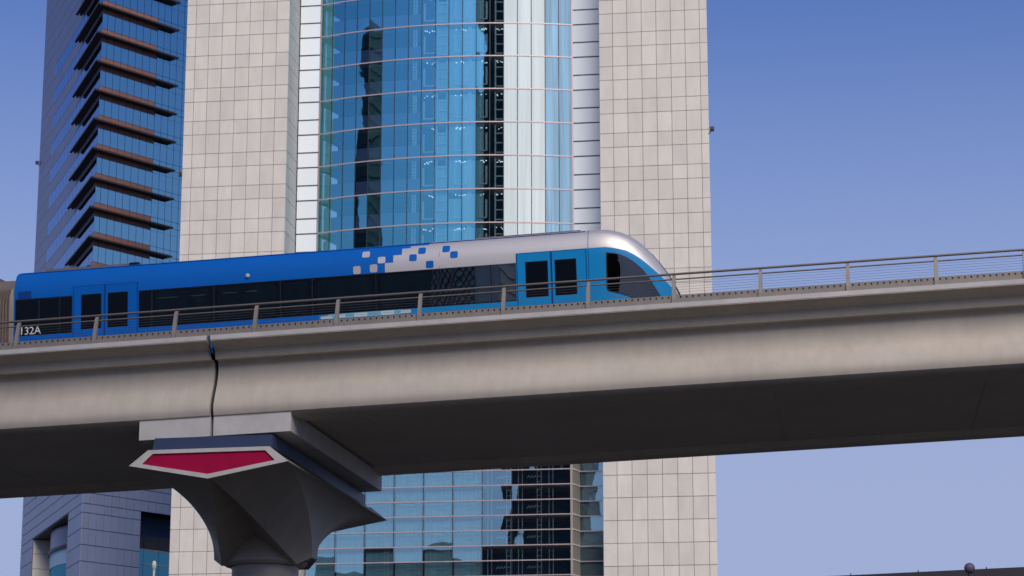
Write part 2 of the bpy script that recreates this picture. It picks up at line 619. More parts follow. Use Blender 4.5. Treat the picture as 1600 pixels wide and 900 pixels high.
# ------------------------------------------------------------------ guard railing on the near parapet
rl = thing('guard_railing', 'brown steel railing with thin wires along the near edge of the viaduct', 'railing', trk(0, 0.15, 0.16))
SR0, SR1 = JS - 26, JS + 42
stn = [SR0 + (SR1 - SR0) * i / 60 for i in range(61)]
for nm, e, z, r, mt in (('top_rail', 0.27, 1.055, 0.034, 'rail_steel'), ('mid_rail', 0.255, 0.90, 0.022, 'rail_steel')):
    mb = MB()
    mb.tube([trk(s, e, z) for s in stn], r, 8)
    part(nm, mb, mt, rl, smooth=60)
for k in range(6):
    mb = MB()
    z = 0.815 - 0.078 * k
    mb.tube([trk(s, 0.10 + 0.15 * (z - 0.17) / 0.8, z) for s in stn], 0.0038, 4)
    part('wire', mb, 'rail_steel', rl)
# kick plate with a row of slots along its upper edge: lower strip, upper strip and the webs between the slots
PSP, PS0 = 2.411, -14.7286
mb = MB()
mb.sweep([[trk(s, e, z) for e, z in [(0.10, 0.172), (0.13, 0.172), (0.13, 0.315), (0.10, 0.315)]] for s in stn])
part('kick_plate', mb, 'post_steel', rl)
mb = MB()
mb.sweep([[trk(s, e, z) for e, z in [(0.10, 0.375), (0.13, 0.375), (0.13, 0.405), (0.10, 0.405)]] for s in stn])
part('kick_plate_lip', mb, 'post_steel', rl)
mb = MB()
mb.sweep([[trk(s, e, z) for e, z in [(0.135, 0.30), (0.15, 0.30), (0.15, 0.39), (0.135, 0.39)]] for s in stn])
part('kick_plate_backing', mb, 'rail_steel', rl)
mb = MB()
s = SR0
while s < SR1:
    q = [(s, 0.10), (s + 0.12, 0.10), (s + 0.12, 0.13), (s, 0.13)]
    mb.hexa([trk(a, e, 0.313) for a, e in q], [trk(a, e, 0.377) for a, e in q])
    s += 0.17
o = part('kick_plate_web', mb, 'post_steel', rl, kind='stuff')
k0 = int((SR0 - PS0) / PSP)
for k in range(-7, 19):
    s = PS0 + PSP * k
    if s < SR0 or s > SR1:
        continue
    mb = MB()
    hw = 0.055
    rg = []
    for e, z, w in [(0.02, 0.165, 0.062), (0.03, 0.30, 0.058), (0.10, 0.65, 0.052), (0.17, 0.92, 0.048), (0.22, 1.00, 0.045), (0.30, 1.035, 0.04)]:
        d = 0.10 if z < 0.95 else 0.07
        rg.append([trk(s - w, e, z), trk(s + w, e, z), trk(s + w, e + d, z), trk(s - w, e + d, z)])
    mb.sweep(rg)
    part('post', mb, 'post_steel', rl)

# ------------------------------------------------------------------ metro train
TO = Vector((-4.6314, 69.0168, 16.6443))
TA = math.radians(10.0657)
TG = 0.0305
_l = math.sqrt(1 + TG * TG)
TU = Vector((math.cos(TA) / _l, -math.sin(TA) / _l, TG / _l))
TN = Vector((math.sin(TA), math.cos(TA), 0))
TW = TU.cross(TN)
if TW.z < 0:
    TW = -TW


def tf(b, e, z):
    return TO + TU * b + TN * e + TW * z


train = thing('metro_train', 'blue and silver driverless metro train with rounded sloping nose', 'train', tf(0, 1.35, -0.25))


def plan_e(b):                           # plan taper of the nose
    if b < 7.0:
        return 0.0
    t = (b - 7.0) / 2.65
    return 0.85 * max(0.0, t) ** 2.4


def lerp_tab(x, tab):
    if x <= tab[0][0]:
        return tab[0][1]
    for (x0, y0), (x1, y1) in zip(tab, tab[1:]):
        if x <= x1:
            return y0 + (y1 - y0) * (x - x0) / (x1 - x0)
    return tab[-1][1]


crown = [(-99, 3.12), (6.80, 3.13), (7.1, 3.14), (7.48, 3.12), (7.82, 3.04), (8.19, 2.87), (8.55, 2.57), (8.84, 2.22), (9.08, 1.87), (9.24, 1.62), (9.40, 1.28), (9.53, 1.0), (9.62, 0.75), (9.66, 0.4)]
edge = [(-99, 2.36), (7.14, 2.37), (7.51, 2.37), (7.77, 2.33), (8.14, 2.23), (8.43, 2.05), (8.71, 1.81), (8.99, 1.54), (9.28, 1.23), (9.45, 0.98), (9.66, 0.36)]
# cross-section above the side edge: fraction of (crown-edge) height and inset from the side
sh = [(0.0, 0.0), (0.30, 0.05), (0.575, 0.15), (0.665, 0.20), (0.80, 0.35), (0.91, 0.62), (0.975, 0.95), (1.0, 1.35)]
zlow = [-0.05, 0.30, 0.70, 0.96, 2.08]
bst = [-10.4, -8.56, -6.52, -4, -2, -1.0, 0, 1.0, 1.25, 1.5, 1.75, 2.29, 3.5, 4.88, 6.0, 6.95, 7.14, 7.3, 7.5, 7.7, 7.9, 8.1, 8.3, 8.5, 8.7, 8.85, 9.0, 9.12, 9.24, 9.34, 9.44, 9.54, 9.62, 9.66]


def half_section(b):
    ze, zc = lerp_tab(b, edge), lerp_tab(b, crown)
    e0 = plan_e(b)
    pts = []
    for z in zlow:
        pts.append((e0 + (0.05 if z < 0.2 else 0), min(z, ze * (0.2 + 0.8 * (z + 0.05) / 2.41) if b > 7.2 else z)))
    if b > 7.2:                           # squeeze the side rows under the falling edge line
        pts = [(e0, -0.05 + (ze + 0.05) * (z + 0.05) / 2.41) for z in zlow]
    for f, i in sh:
        inset = e0 + (1.35 - e0) * (i / 1.35)
        pts.append((inset, ze + (zc - ze) * f))
    return pts


nh = len(zlow) + len(sh)
rings = []
for b_ in bst:
    h = half_section(b_)
    full = h + [(2.7 - e, z) for e, z in reversed(h[:-1])]
    rings.append([tf(b_, e, z) for e, z in full])
nfull = len(rings[0])
stair = {4: 1.0, 5: 1.25, 6: 1.5, 7: 1.75, 8: 1.75, 9: 2.29, 10: 2.29, 11: 2.29}


def mf(i, j):
    jj = j if j < nh - 1 else (nfull - 2 - j)
    b_ = (bst[i] + bst[i + 1]) / 2
    if jj >= nh or jj < 0:
        return 0
    if jj <= 3:
        return 1 if b_ > (4.88 if jj == 3 else -1.0) else 0
    st_ = {4: 1.0, 5: 1.25, 6: 1.5, 7: 1.75}.get(jj, 2.29)
    if jj == 4 and b_ > 4.88:
        return 1
    return 2 if b_ > st_ else 0


mb = MB()
mb.sweep(rings, mf=mf)
part('body', mb, ['train_blue', 'train_cyan', 'train_silver'], train, smooth=24)


def side_plate(name, b0, b1, z0, z1, mt, parent=train, e=-0.015, d=0.02, r=0.0, seg=4):
    """plate proud of the train side, corners rounded by r"""
    pts = []
    if r <= 0:
        pts = [(b0, z0), (b1, z0), (b1, z1), (b0, z1)]
    else:
        for cx, cz, a0 in ((b1 - r, z0 + r, -90), (b1 - r, z1 - r, 0), (b0 + r, z1 - r, 90), (b0 + r, z0 + r, 180)):
            for k in range(seg + 1):
                a = math.radians(a0 + 90 * k / seg)
                pts.append((cx + r * math.cos(a), cz + r * math.sin(a)))
    mb = MB()
    mb.sweep([[tf(x, e, z) for x, z in pts], [tf(x, e + d, z) for x, z in pts]])
    return part(name, mb, mt, parent)


# window band: black backing, then the panes
for b0, b1 in ((-10.36, -8.57), (-6.50, 4.87)):
    side_plate('window_band', b0, b1, 0.955, 2.085, 'seal_black', e=-0.008, d=0.02)
wdiv = [-6.50, -6.10, -4.19, -2.16, -1.19, 0.73, 2.56, 2.98, 4.14, 4.87]
for b0, b1 in zip(wdiv, wdiv[1:]):
    if b1 - b0 > 0.6:
        side_plate('window_lining', b0 + 0.13, b1 - 0.13, 1.04, 2.0, 'cabin_teal', e=-0.0095, d=0.002, r=0.14)
    side_plate('window', b0 + 0.015, b1 - 0.015, 0.975, 2.065, 'train_glass', e=-0.020, d=0.008, r=0.03)
for b0, b1 in ((-10.34, -9.62), (-9.60, -8.98), (-8.95, -8.58)):
    side_plate('window', b0, b1, 0.975, 2.045, 'train_glass', e=-0.020, d=0.008, r=0.02)
for b0, b1, z in ((-5.9, -5.3, 1.80), (-4.9, -4.45, 1.80), (-3.9, -3.5, 1.81), (-3.2, -2.85, 1.81)):
    side_plate('interior_lamp', b0, b1, z, z + 0.022, 'lit_tube', e=-0.0112, d=0.003)
# doors
for b0, bm, b1, col in ((-8.54, -7.55, -6.53, 'train_blue'), (4.90, 5.92, 6.95, 'train_cyan')):
    side_plate('door_frame', b0, b1, 0.30, 2.36, 'train_navy', e=-0.010, d=0.02)
    for x0, x1, g0, g1 in ((b0 + 0.025, bm - 0.028, 0.235, 0.07), (bm + 0.028, b1 - 0.025, 0.07, 0.27)):
        lf = side_plate('door_leaf', x0, x1, 0.33, 2.335, col, e=-0.032, d=0.03)
        side_plate('door_window', x0 + g0, x1 - g1, 1.02, 2.085, 'seal_black', parent=lf, e=-0.038, d=0.006, r=0.02)
        side_plate('door_pane', x0 + g0 + 0.02, x1 - g1 - 0.02, 1.04, 2.065, 'train_glass', parent=lf, e=-0.044, d=0.006, r=0.02)


def surf_e(z):
    ze, zc = 2.36, 3.12
    if z <= ze:
        return 0.0
    f = (z - ze) / (zc - ze)
    for (f0, i0), (f1, i1) in zip(sh, sh[1:]):
        if f <= f1:
            return i0 + (i1 - i0) * (f - f0) / (f1 - f0)
    return 1.35


def tile(bc, zc, w, h, mt, name='livery_tile', lift=0.012):
    """rounded print tile following the roof curve"""
    r = 0.04
    z0, z1 = zc - h / 2, zc + h / 2
    rows = [z0, z0 + r * 0.35, z0 + r, (z0 + zc) / 2, zc, (z1 + zc) / 2, z1 - r, z1 - r * 0.35, z1]
    mb = MB()
    rg = []
    for z in rows:
        d = min(z - z0, z1 - z)
        ins = 0 if d >= r else r - math.sqrt(max(0, r * r - (r - d) ** 2))
        e = surf_e(z)
        rg.append([tf(bc - w / 2 + ins, e - lift, z), tf(bc + w / 2 - ins, e - lift, z), tf(bc + w / 2 - ins, e + 0.02, z), tf(bc - w / 2 + ins, e + 0.02, z)])
    mb.sweep(rg)
    part(name, mb, mt, train)


for b_, z_ in ((0.42, 2.70), (0.90, 2.475), (0.66, 2.235), (0.16, 2.22)):
    tile(b_, z_, 0.225, 0.205 if z_ > 2.3 else 0.24, 'train_silver')
for b_, z_ in ((1.84, 2.48), (2.10, 2.69), (2.34, 2.235), (2.82, 2.69), (3.06, 2.48)):
    tile(b_, z_, 0.225, 0.21, 'train_blue')
for b_, z0, z1 in ((-6.52, 2.38, 2.95), (2.62, 2.10, 2.95), (-10.2, 2.10, 2.95), (-2.1, 2.10, 2.60)):
    mb = MB()
    mb.sweep([[tf(b_ - 0.006, surf_e(z) - 0.003, z), tf(b_ + 0.006, surf_e(z) - 0.003, z), tf(b_ + 0.006, surf_e(z) + 0.02, z), tf(b_ - 0.006, surf_e(z) + 0.02, z)] for z in (z0, 2.45, 2.59, 2.70, 2.80, z1) if z0 <= z <= z1])
    part('panel_seam', mb, 'train_navy', train)
mb = MB()
mb.sweep([[tf(b_, surf_e(2.93) - 0.022, 2.93), tf(b_, surf_e(2.93) - 0.022, 2.955), tf(b_, surf_e(2.93) + 0.03, 2.965), tf(b_, surf_e(2.93) + 0.03, 2.92)] for b_ in (-10.3, 6.9)])
part('roof_gutter', mb, 'train_navy', train)
# lower livery: waist line and pale pixels
side_plate('waist_line', -1.2, 7.0, 0.775, 0.80, 'train_blue', e=-0.004, d=0.01)
side_plate('livery_band', -0.75, 1.5, 0.81, 0.945, 'train_pale', e=-0.003, d=0.01, r=0.05)
side_plate('livery_band', -0.45, 2.4, 0.64, 0.768, 'train_pale', e=-0.003, d=0.01, r=0.05)
for b0, b1, z0, z1 in ((-0.5, -0.2, 0.83, 0.92), (1.9, 2.3, 0.70, 0.765), (1.45, 1.75, 0.83, 0.92), (0.05, 0.45, 0.815, 0.93), (0.85, 1.25, 0.815, 0.935), (-0.55, -0.25, 0.70, 0.765), (0.25, 1.05, 0.69, 0.765), (-0.95, -0.6, 0.82, 0.90),
                       (1.5, 1.75, 0.70, 0.74), (3.55, 3.80, 0.66, 0.73), (4.15, 4.70, 0.66, 0.735)):
    side_plate('livery_patch', b0, b1, z0, z1, 'train_white', e=-0.006, d=0.01, r=0.025)
side_plate('sill_strip', 5.15, 7.55, 0.56, 0.70, 'train_white', e=-0.04, d=0.03, r=0.05)
side_plate('side_strip', -5.05, -4.75, 0.735, 0.765, 'train_navy', e=-0.006, d=0.01)
side_plate('side_strip', -4.65, -3.9, 0.735, 0.760, 'brown_spandrel', e=-0.006, d=0.01)
side_plate('vent_plate', -10.27, -9.86, 2.11, 2.32, 'train_navy', e=-0.012, d=0.02)
# nose side window, following the tapering plan
nw = [(7.52, 2.21), (7.77, 2.18), (7.95, 2.12), (8.13, 2.03), (8.29, 1.92), (8.42, 1.80), (8.55, 1.67), (8.67, 1.50), (8.76, 1.36), (8.84, 1.20), (8.98, 0.95), (9.10, 0.70), (8.80, 0.68), (8.50, 0.71), (8.29, 0.80), (8.08, 0.90), (7.85, 0.975), (7.61, 1.04), (7.53, 1.08), (7.50, 1.17)]


def nose_plate(name, ring, lift, mt, parent=train):
    mb = MB()
    c = (sum(p[0] for p in ring) / len(ring), sum(p[1] for p in ring) / len(ring))
    n = len(ring)
    rr = []
    for f in (1.0, 0.66, 0.33):
        rr.append([(c[0] + (x - c[0]) * f, c[1] + (z - c[1]) * f) for x, z in ring])
    v = lambda x, z, l: tf(x, plan_e(x) - l, z)
    for a, b2 in zip(rr, rr[1:]):
        for i in range(n):
            j = (i + 1) % n
            mb.face([v(*a[i], lift), v(*a[j], lift), v(*b2[j], lift), v(*b2[i], lift)])
    for i in range(n):
        j = (i + 1) % n
        mb.face([v(*rr[-1][i], lift), v(*rr[-1][j], lift), v(*c, lift)])
        mb.face([v(*ring[i], lift), v(*ring[j], lift), v(*ring[j], -0.02), v(*ring[i], -0.02)])
    return part(name, mb, mt, parent, smooth=30)


nwin = nose_plate('nose_window', nw, 0.014, 'seal_black')
cc = (8.2, 1.4)
nose_plate('nose_pane', [(cc[0] + (x - cc[0]) * 0.955, cc[1] + (z - cc[1]) * 0.955) for x, z in nw], 0.022, 'nose_glass', nwin)
# windscreen and front lamp at the tip
mb = MB()
rg = []
for b_ in (8.75, 9.0, 9.2, 9.38, 9.5):
    zc = lerp_tab(b_, crown)
    rg.append([tf(b_ + 0.02, 1.35 + w, zc + 0.003 - abs(w) * 0.10) for w in (-0.55, -0.3, 0, 0.3, 0.55)] + [tf(b_, 1.35 + w, zc - 0.06 - abs(w) * 0.10) for w in (0.55, 0.3, 0, -0.3, -0.55)])
mb.sweep(rg)
part('windscreen', mb, 'seal_black', train, smooth=40)
for e in (0.72, 1.98):
    mb = MB()
    mb.sweep([[tf(9.56 + 0.02 * k, e + 0.07 * math.cos(t * math.pi / 4) * (1 - 0.2 * k), 0.82 + 0.05 * math.sin(t * math.pi / 4)) for t in range(8)] for k in (0, 2)])
    part('headlight', mb, 'train_white', train)
# joint ring between nose shell and car body
mb = MB()
h = half_section(7.0)
for k in range(4, len(h) - 1):
    pass
rg = [[tf(6.995, e - 0.003, z + 0.004), tf(7.012, e - 0.003, z + 0.004), tf(7.012, e + 0.03, z - 0.03), tf(6.995, e + 0.03, z - 0.03)] for e, z in h[1:]]
mb.sweep(rg)
part('shell_joint', mb, 'train_navy', train)
# small round lamp on the roof flank, roof vents
mb = MB()
for k, (r, l) in enumerate(((0.06, 0.0), (0.06, 0.05), (0.03, 0.075))):
    pass
mb.sweep([[tf(-3.15 + r * math.cos(t * math.pi / 6), -l, 2.29 + r * math.sin(t * math.pi / 6)) for t in range(12)] for r, l in ((0.065, -0.01), (0.065, 0.04), (0.035, 0.07))])
part('marker_lamp', mb, 'lamp_grey', train, smooth=40)
for b0, b1, zt in ((-9.7, -7.05, 3.155), (3.6, 6.7, 3.135)):
    mb = MB()
    q = [(b0, 0.75), (b1, 0.75), (b1, 1.95), (b0, 1.95)]
    mb.hexa([tf(a, e, 3.02) for a, e in q], [tf(a, e, zt) for a, e in q])
    part('roof_unit', mb, 'bellows', train)
mb = MB()
q = [(-7.05, 0.72), (-6.75, 0.72), (-6.75, 1.2), (-7.05, 1.2)]
mb.hexa([tf(a, e, 3.0) for a, e in q], [tf(a, e, 3.17) for a, e in q])
part('roof_hatch', mb, 'seal_black', train)
# gangway bellows and the end frame towards the next car
hb = half_section(0)


def hoop(b_, sc, z_s=1.0):
    pts = []
    full = hb + [(2.7 - e, z) for e, z in reversed(hb[:-1])]
    return [tf(b_, 1.35 + (e - 1.35) * sc, 0.1 + (z - 0.1) * z_s) for e, z in full]


mb = MB()
mb.sweep([hoop(-10.40, 0.985, 0.86), hoop(-10.56, 0.985, 0.86)])
part('end_frame', mb, 'bellows_frame', train, smooth=30)
x = -10.56
for k in range(7):
    mb = MB()
    mb.sweep([hoop(x, 0.93, 0.80), hoop(x - 0.045, 0.97, 0.835), hoop(x - 0.09, 0.93, 0.80)])
    part('bellows_fold', mb, 'bellows', train, smooth=30)
    x -= 0.092
mb = MB()
mb.sweep([hoop(x, 0.985, 0.97), hoop(x - 3.0, 1.0, 1.0)])
part('rear_car', mb, 'bellows', train, smooth=30)
mb = MB()
mb.sweep([hoop(-10.45, 0.55, 0.955), hoop(-11.3, 0.62, 0.955)])
part('gangway_roof', mb, 'bellows', train, smooth=30)
for bb in (-8.0, 4.0):
    mb = MB()
    q = [(bb - 1.2, 0.25), (bb + 1.2, 0.25), (bb + 1.2, 2.45), (bb - 1.2, 2.45)]
    mb.hexa([tf(a, e, -0.22) for a, e in q], [tf(a, e, 0.0) for a, e in q])
    part('bogie', mb, 'train_under', train)
# fleet number
cu = bpy.data.curves.new('fleet_number', 'FONT')
cu.body = "132A"
cu.size = 0.33
cu.extrude = 0.004
to = bpy.data.objects.new('tmp_text', cu)
COL.objects.link(to)
bpy.context.view_layer.update()
dg = bpy.context.evaluated_depsgraph_get()
me = bpy.data.meshes.new_from_object(to.evaluated_get(dg))
bpy.data.objects.remove(to)
xs = [v.co.x for v in me.vertices]
wx = max(xs) - min(xs)
base = wpos(train)
for v in me.vertices:
    p = tf(-10.15 + (v.co.x - min(xs)) * 0.62 / wx, -0.028 - v.co.z, 0.985 + v.co.y)
    v.co = p - base
me.name = 'fleet_number'
me.materials.clear()
me.materials.append(M['letter_white'])
link('fleet_number', me, train)

# ------------------------------------------------------------------ office tower
TYAW = math.radians(8.3)
TFR = frame((0, 300.0, 0), math.radians(90) + TYAW)


def ofr(a, n, z):                        # a to the right along the front, n away from the camera
    return (math.cos(TYAW) * a + math.sin(TYAW) * n, 300.0 - math.sin(TYAW) * a + math.cos(TYAW) * n, z)


tower = thing('office_tower', 'pale stone office tower with curved blue glass bay between two slabs', 'building', ofr(-9, 12, 0))
tb = wpos(tower)
TOPZ = 152.0


def put(name, me, parent, a, n, z, rz=-TYAW):
    return link(name, me, parent, Vector(ofr(a, n, z)) - wpos(parent), rz)


def rows_from(f0, pitch, split, zlo, zhi):
    zs = []
    k = math.floor((zlo - f0) / pitch)
    while True:
        for q in ((f0 + k * pitch), (f0 + k * pitch + split)):
            if zlo <= q <= zhi:
                zs.append(q)
        k += 1
        if f0 + k * pitch > zhi:
            return zs


low_lines = [50.0 - 2.83 * k for k in range(0, 18)][::-1]
wings = {}
for wname, cols, f0, depth in (('right', [11.38, 13.16, 15.04, 16.91, 18.81, 20.68, 22.54, 24.43, 25.42], 83.37, 22.0),
                               ('left', [-43.80, -42.53, -40.73, -38.9, -37.02, -35.15, -33.33, -31.51, -29.80], 82.97, 22.0)):
    a0, a1 = cols[0], cols[-1]
    mb = MB()
    if wname == 'right':
        mb.hexa([ofr(a, n, 0) for a, n in ((a0, 0.12), (a1 - 0.08, 0.12), (a1 - 6, depth), (a0 + 0.1, depth))],
                [ofr(a, n, TOPZ) for a, n in ((a0, 0.12), (a1 - 0.08, 0.12), (a1 - 6, depth), (a0 + 0.1, depth))])
    else:
        mb.hexa([ofr(a, n, 0) for a, n in ((a0 + 0.05, 0.12), (a1 - 0.12, 0.12), (a1 - 0.12, depth), (a0 + 8, depth))],
                [ofr(a, n, TOPZ) for a, n in ((a0 + 0.05, 0.12), (a1 - 0.12, 0.12), (a1 - 0.12, depth), (a0 + 8, depth))])
    wing = part('stone_wing', mb, 'joint_dark', tower)
    wings[wname] = wing
    rows = low_lines + [52.83] + rows_from(f0, 4.527, 1.87, 54, TOPZ)
    gap = 0.055
    rest = MB()
    for z0, z1 in zip(rows, rows[1:]):
        if z1 - z0 < 0.5:
            continue
        low = z1 < 53
        if wname == 'right':
            vis = (36.5 < z1 and z0 < 52) or (74.5 < z1 and z0 < 112.5)
        else:
            vis = (37.5 < z1 and z0 < 48.5) or (79.5 < z1 and z0 < 115.5)
        for c0, c1 in zip(cols, cols[1:]):
            w, h = c1 - c0 - gap, z1 - z0 - gap
            v2 = vis
            if wname == 'left' and low and c0 > -34:
                v2 = False
            if wname == 'right' and not low and z1 < 80.5 and c1 < 20:
                v2 = False
            if v2:
                nm = 'base_panel' if low else ('edge_panel' if c1 - c0 < 1.4 else 'stone_panel')
                put(nm, unit_box(nm, round(w, 2), 0.12, round(h, 2), 'stone', 0.015), wing, (c0 + c1) / 2, random.uniform(-0.008, 0.008), (z0 + z1) / 2)
            else:
                rest.fbox(ofr, c0 + gap / 2, c1 - gap / 2, 0, 0.12, z0 + gap / 2, z1 - gap / 2)
    part('stone_cladding', rest, 'stone', wing, kind='stuff')
    if wname == 'left':
        rest = MB()
        for z0, z1 in zip(rows, rows[1:]):
            if z1 - z0 < 0.5:
                continue
            vis = 79.5 < z1 and z0 < 115.5
            for n0, n1 in ((0.14, 2.72), (2.80, 5.9)):
                if vis:
                    w, h = n1 - n0 - 0.05, z1 - z0 - gap
                    me = unit_box('reveal_panel', round(w, 2), 0.12, round(h, 2), 'stone_side', 0.015)
                    # front face of the reveal panel looks right along +a
                    put('reveal_panel', me, wing, a1, (n0 + n1) / 2, (z0 + z1) / 2, -TYAW + math.pi / 2)
                else:
                    rest.fbox(ofr, a1 - 0.12, a1, n0 + 0.03, n1 - 0.03, z0 + gap / 2, z1 - gap / 2)
        part('reveal_cladding', rest, 'stone_side', wing, kind='stuff')

# glazed strips either side of the bay
FL0, FLP = 84.1, 4.553
strip_rows = rows_from(FL0, FLP, 2.06, 57.5, TOPZ - 3)
for a0, a1, name in ((-29.68, -26.86, 'left'), (7.30, 11.36, 'right')):
    rest = MB()
    for z0, z1 in zip(strip_rows, strip_rows[1:]):
        w, h = a1 - a0, z1 - z0 - 0.14
        if 79 < z1 and z0 < 117:
            put('strip_pane', unit_box('strip_pane', round(w, 2), 0.05, round(h, 2), 'strip_glass'), tower, (a0 + a1) / 2, 5.9, (z0 + z1) / 2)
        else:
            rest.fbox(ofr, a0, a1, 5.9, 5.95, z0 + 0.07, z1 - 0.07)
        rr = MB()
        rr.fbox(ofr, a0, a1, 5.86, 6.05, z0 - 0.07, z0 + 0.07)
        part('strip_transom', rr, 'mullion_dark', tower)
    part('strip_glazing', rest, 'strip_glass', tower, kind='stuff')
    bk = MB()
    bk.fbox(ofr, a0, a1, 6.3, 6.6, 0, TOPZ)
    part('strip_backing', bk, 'stone_side', tower)

# curved bay: 19 bays of glass on an arc
R_, AC = 55.0, -9.83
half = math.asin(17.02 / R_)
LC = 5.9 - 2.7 + R_


def arc(k, n=19, r=R_):
    t = -half + 2 * half * k / n
    return AC + r * math.sin(t), LC - r * math.cos(t), t


def bay_fr(k0, k1, r0, r1, z0, z1, mb, steps=1):
    for i in range(steps):
        ka, kb = k0 + (k1 - k0) * i / steps, k0 + (k1 - k0) * (i + 1) / steps
        pa, pb, pc_, pd = arc(ka, r=r0), arc(kb, r=r0), arc(kb, r=r1), arc(ka, r=r1)
        q = [p[:2] for p in (pa, pb, pc_, pd)]
        mb.hexa([ofr(*p, z0) for p in q], [ofr(*p, z1) for p in q])


floors = [FL0 + FLP * k for k in range(-6, 15)]
pw = 2 * R_ * math.sin(half / 19)
rest, rest_pale, rest_blue = MB(), MB(), MB()
for fi, z0 in enumerate(floors):
    z1 = z0 + FLP
    for k in range(19):
        a, n, t = arc(k + 0.5)
        # chord midpoint
        pa, pb = arc(k), arc(k + 1)
        am, nm_ = (pa[0] + pb[0]) / 2, (pa[1] + pb[1]) / 2
        if z1 > 78.5 and z0 < 116:
            me = pane_box('bay_pane', round(pw - 0.06, 3), 0.04, round(FLP - 0.16, 3), 'glare_pane' if k in (14, 15, 16) else ('glare_blue_pane' if k > 16 else 'bay_glass'))
            o = put('bay_pane', me, tower, am, nm_, (z0 + z1) / 2, -TYAW + t + random.uniform(-0.0035, 0.0035))
            o.rotation_euler[0] = random.uniform(-0.003, 0.003)
        else:
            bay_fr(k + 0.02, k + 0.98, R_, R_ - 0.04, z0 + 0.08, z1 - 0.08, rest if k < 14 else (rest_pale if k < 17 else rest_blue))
    if z0 + FLP > 78.5 and z0 < 116:
        for k in range(0, 8):
            mb = MB()
            if k == 0:
                bay_fr(0.45, 0.85, R_ - 0.25, R_ - 0.3, z0 + 0.1, z0 + 3.4, mb)
            else:
                bay_fr(k + 0.03, k + 0.97, R_ - 0.25, R_ - 0.32, z0 + 0.1, z0 + 2.05 - 0.05 * k, mb)
            part('bay_panel', mb, 'lavender_reflection' if k else 'blind_blue', tower)  # lavender ones stand in for a banded tower's reflection in the panes
    mb = MB()
    bay_fr(0, 19, R_ + 0.05, R_ - 0.12, z0 - 0.075, z0 + 0.075, mb, 19)
    part('bay_transom', mb, 'transom_pink', tower, smooth=30)
    mb = MB()
    bay_fr(0, 19, R_ - 0.6, R_ - 5.0, z0 - 0.45, z0 + 0.02, mb, 19)
    part('floor_slab', mb, 'interior_slab', tower, smooth=30)
part('bay_glazing', rest, 'bay_glass', tower, kind='stuff')
part('bay_glazing', rest_pale, 'glare_pane', tower, kind='stuff')
part('bay_glazing', rest_blue, 'glare_blue_pane', tower, kind='stuff')
for k in range(20):
    mb = MB()
    a, n, t = arc(k)
    w = 0.05 if 0 < k < 19 else 0.12
    bay_fr(k - w / pw / 1.0, k + w / pw / 1.0, R_ + 0.035, R_ - 0.15, floors[0], TOPZ - 2, mb)
    part('bay_mullion', mb, 'mullion_dark' if 0 < k < 19 else 'transom_pink', tower)
mb = MB()
bay_fr(0, 19, R_ - 5.0, R_ - 5.3, 0, TOPZ - 1, mb, 19)
part('core_wall', mb, 'interior', tower, smooth=30)


# white ladder-like stair and door frames behind the glass, one set per floor
def frame_set(z0, r):
    mb = MB()

    def vbar(k, za, zb, w=0.055):
        bay_fr(k - w, k + w, r, r - 0.15, z0 + za, z0 + zb, mb)

    def hbar(ka, kb, z, h=0.08):
        bay_fr(ka, kb, r + 0.02, r - 0.13, z0 + z - h, z0 + z + h, mb, 2)
    for ka, kb, rungs in ((7.35, 7.55, 9), (9.13, 9.85, 3), (11.45, 11.60, 9), (13.40, 14.05, 3)):
        vbar(ka, 0.1, 4.35)
        vbar(kb, 0.1, 4.35)
        for i in range(rungs):
            hbar(ka, kb, 0.5 + i * (3.9 / rungs), 0.07)
    for ka, kb in ((8.15, 8.95), (10.45, 11.25), (12.3, 12.75), (14.6, 14.92)):
        vbar(ka, 0.75, 3.2, 0.07)
        vbar(kb, 0.75, 3.2, 0.07)
        hbar(ka, kb, 0.78)
    return mb


for z0 in floors[4:14]:
    part('stair_frame', frame_set(z0, R_ - 0.45), 'white_frame', tower)
    for ka, kb in ((8.15, 8.95), (10.45, 11.25), (12.3, 12.75), (13.45, 13.95)):
        mb = MB()
        n_ = 0
        for i in range(6):
            if random.random() < 0.35:
                continue
            q = ka + (kb - ka) * (i + random.uniform(0, 0.5)) / 6
            h_ = 3.66 + random.uniform(0, 0.32)
            bay_fr(q, q + random.uniform(0.04, 0.11), R_ - 0.5, R_ - 0.6, z0 + h_, z0 + h_ + 0.09, mb)
            n_ += 1
        if n_:
            part('ceiling_lamp', mb, 'lit_white', tower)
    for ka, kb in ((9.15, 10.0), (10.02, 11.0), (11.02, 12.0), (12.02, 12.55)):
        mb = MB()
        bay_fr(ka, kb, R_ - 0.56, R_ - 0.59, z0 + 0.05, z0 + random.choice((4.4, 4.4, 4.0, 3.4)), mb)
        part('sky_sheen', mb, 'sky_sheen_pale', tower)  # added sheet, lightens the bay glass as reflected sky would

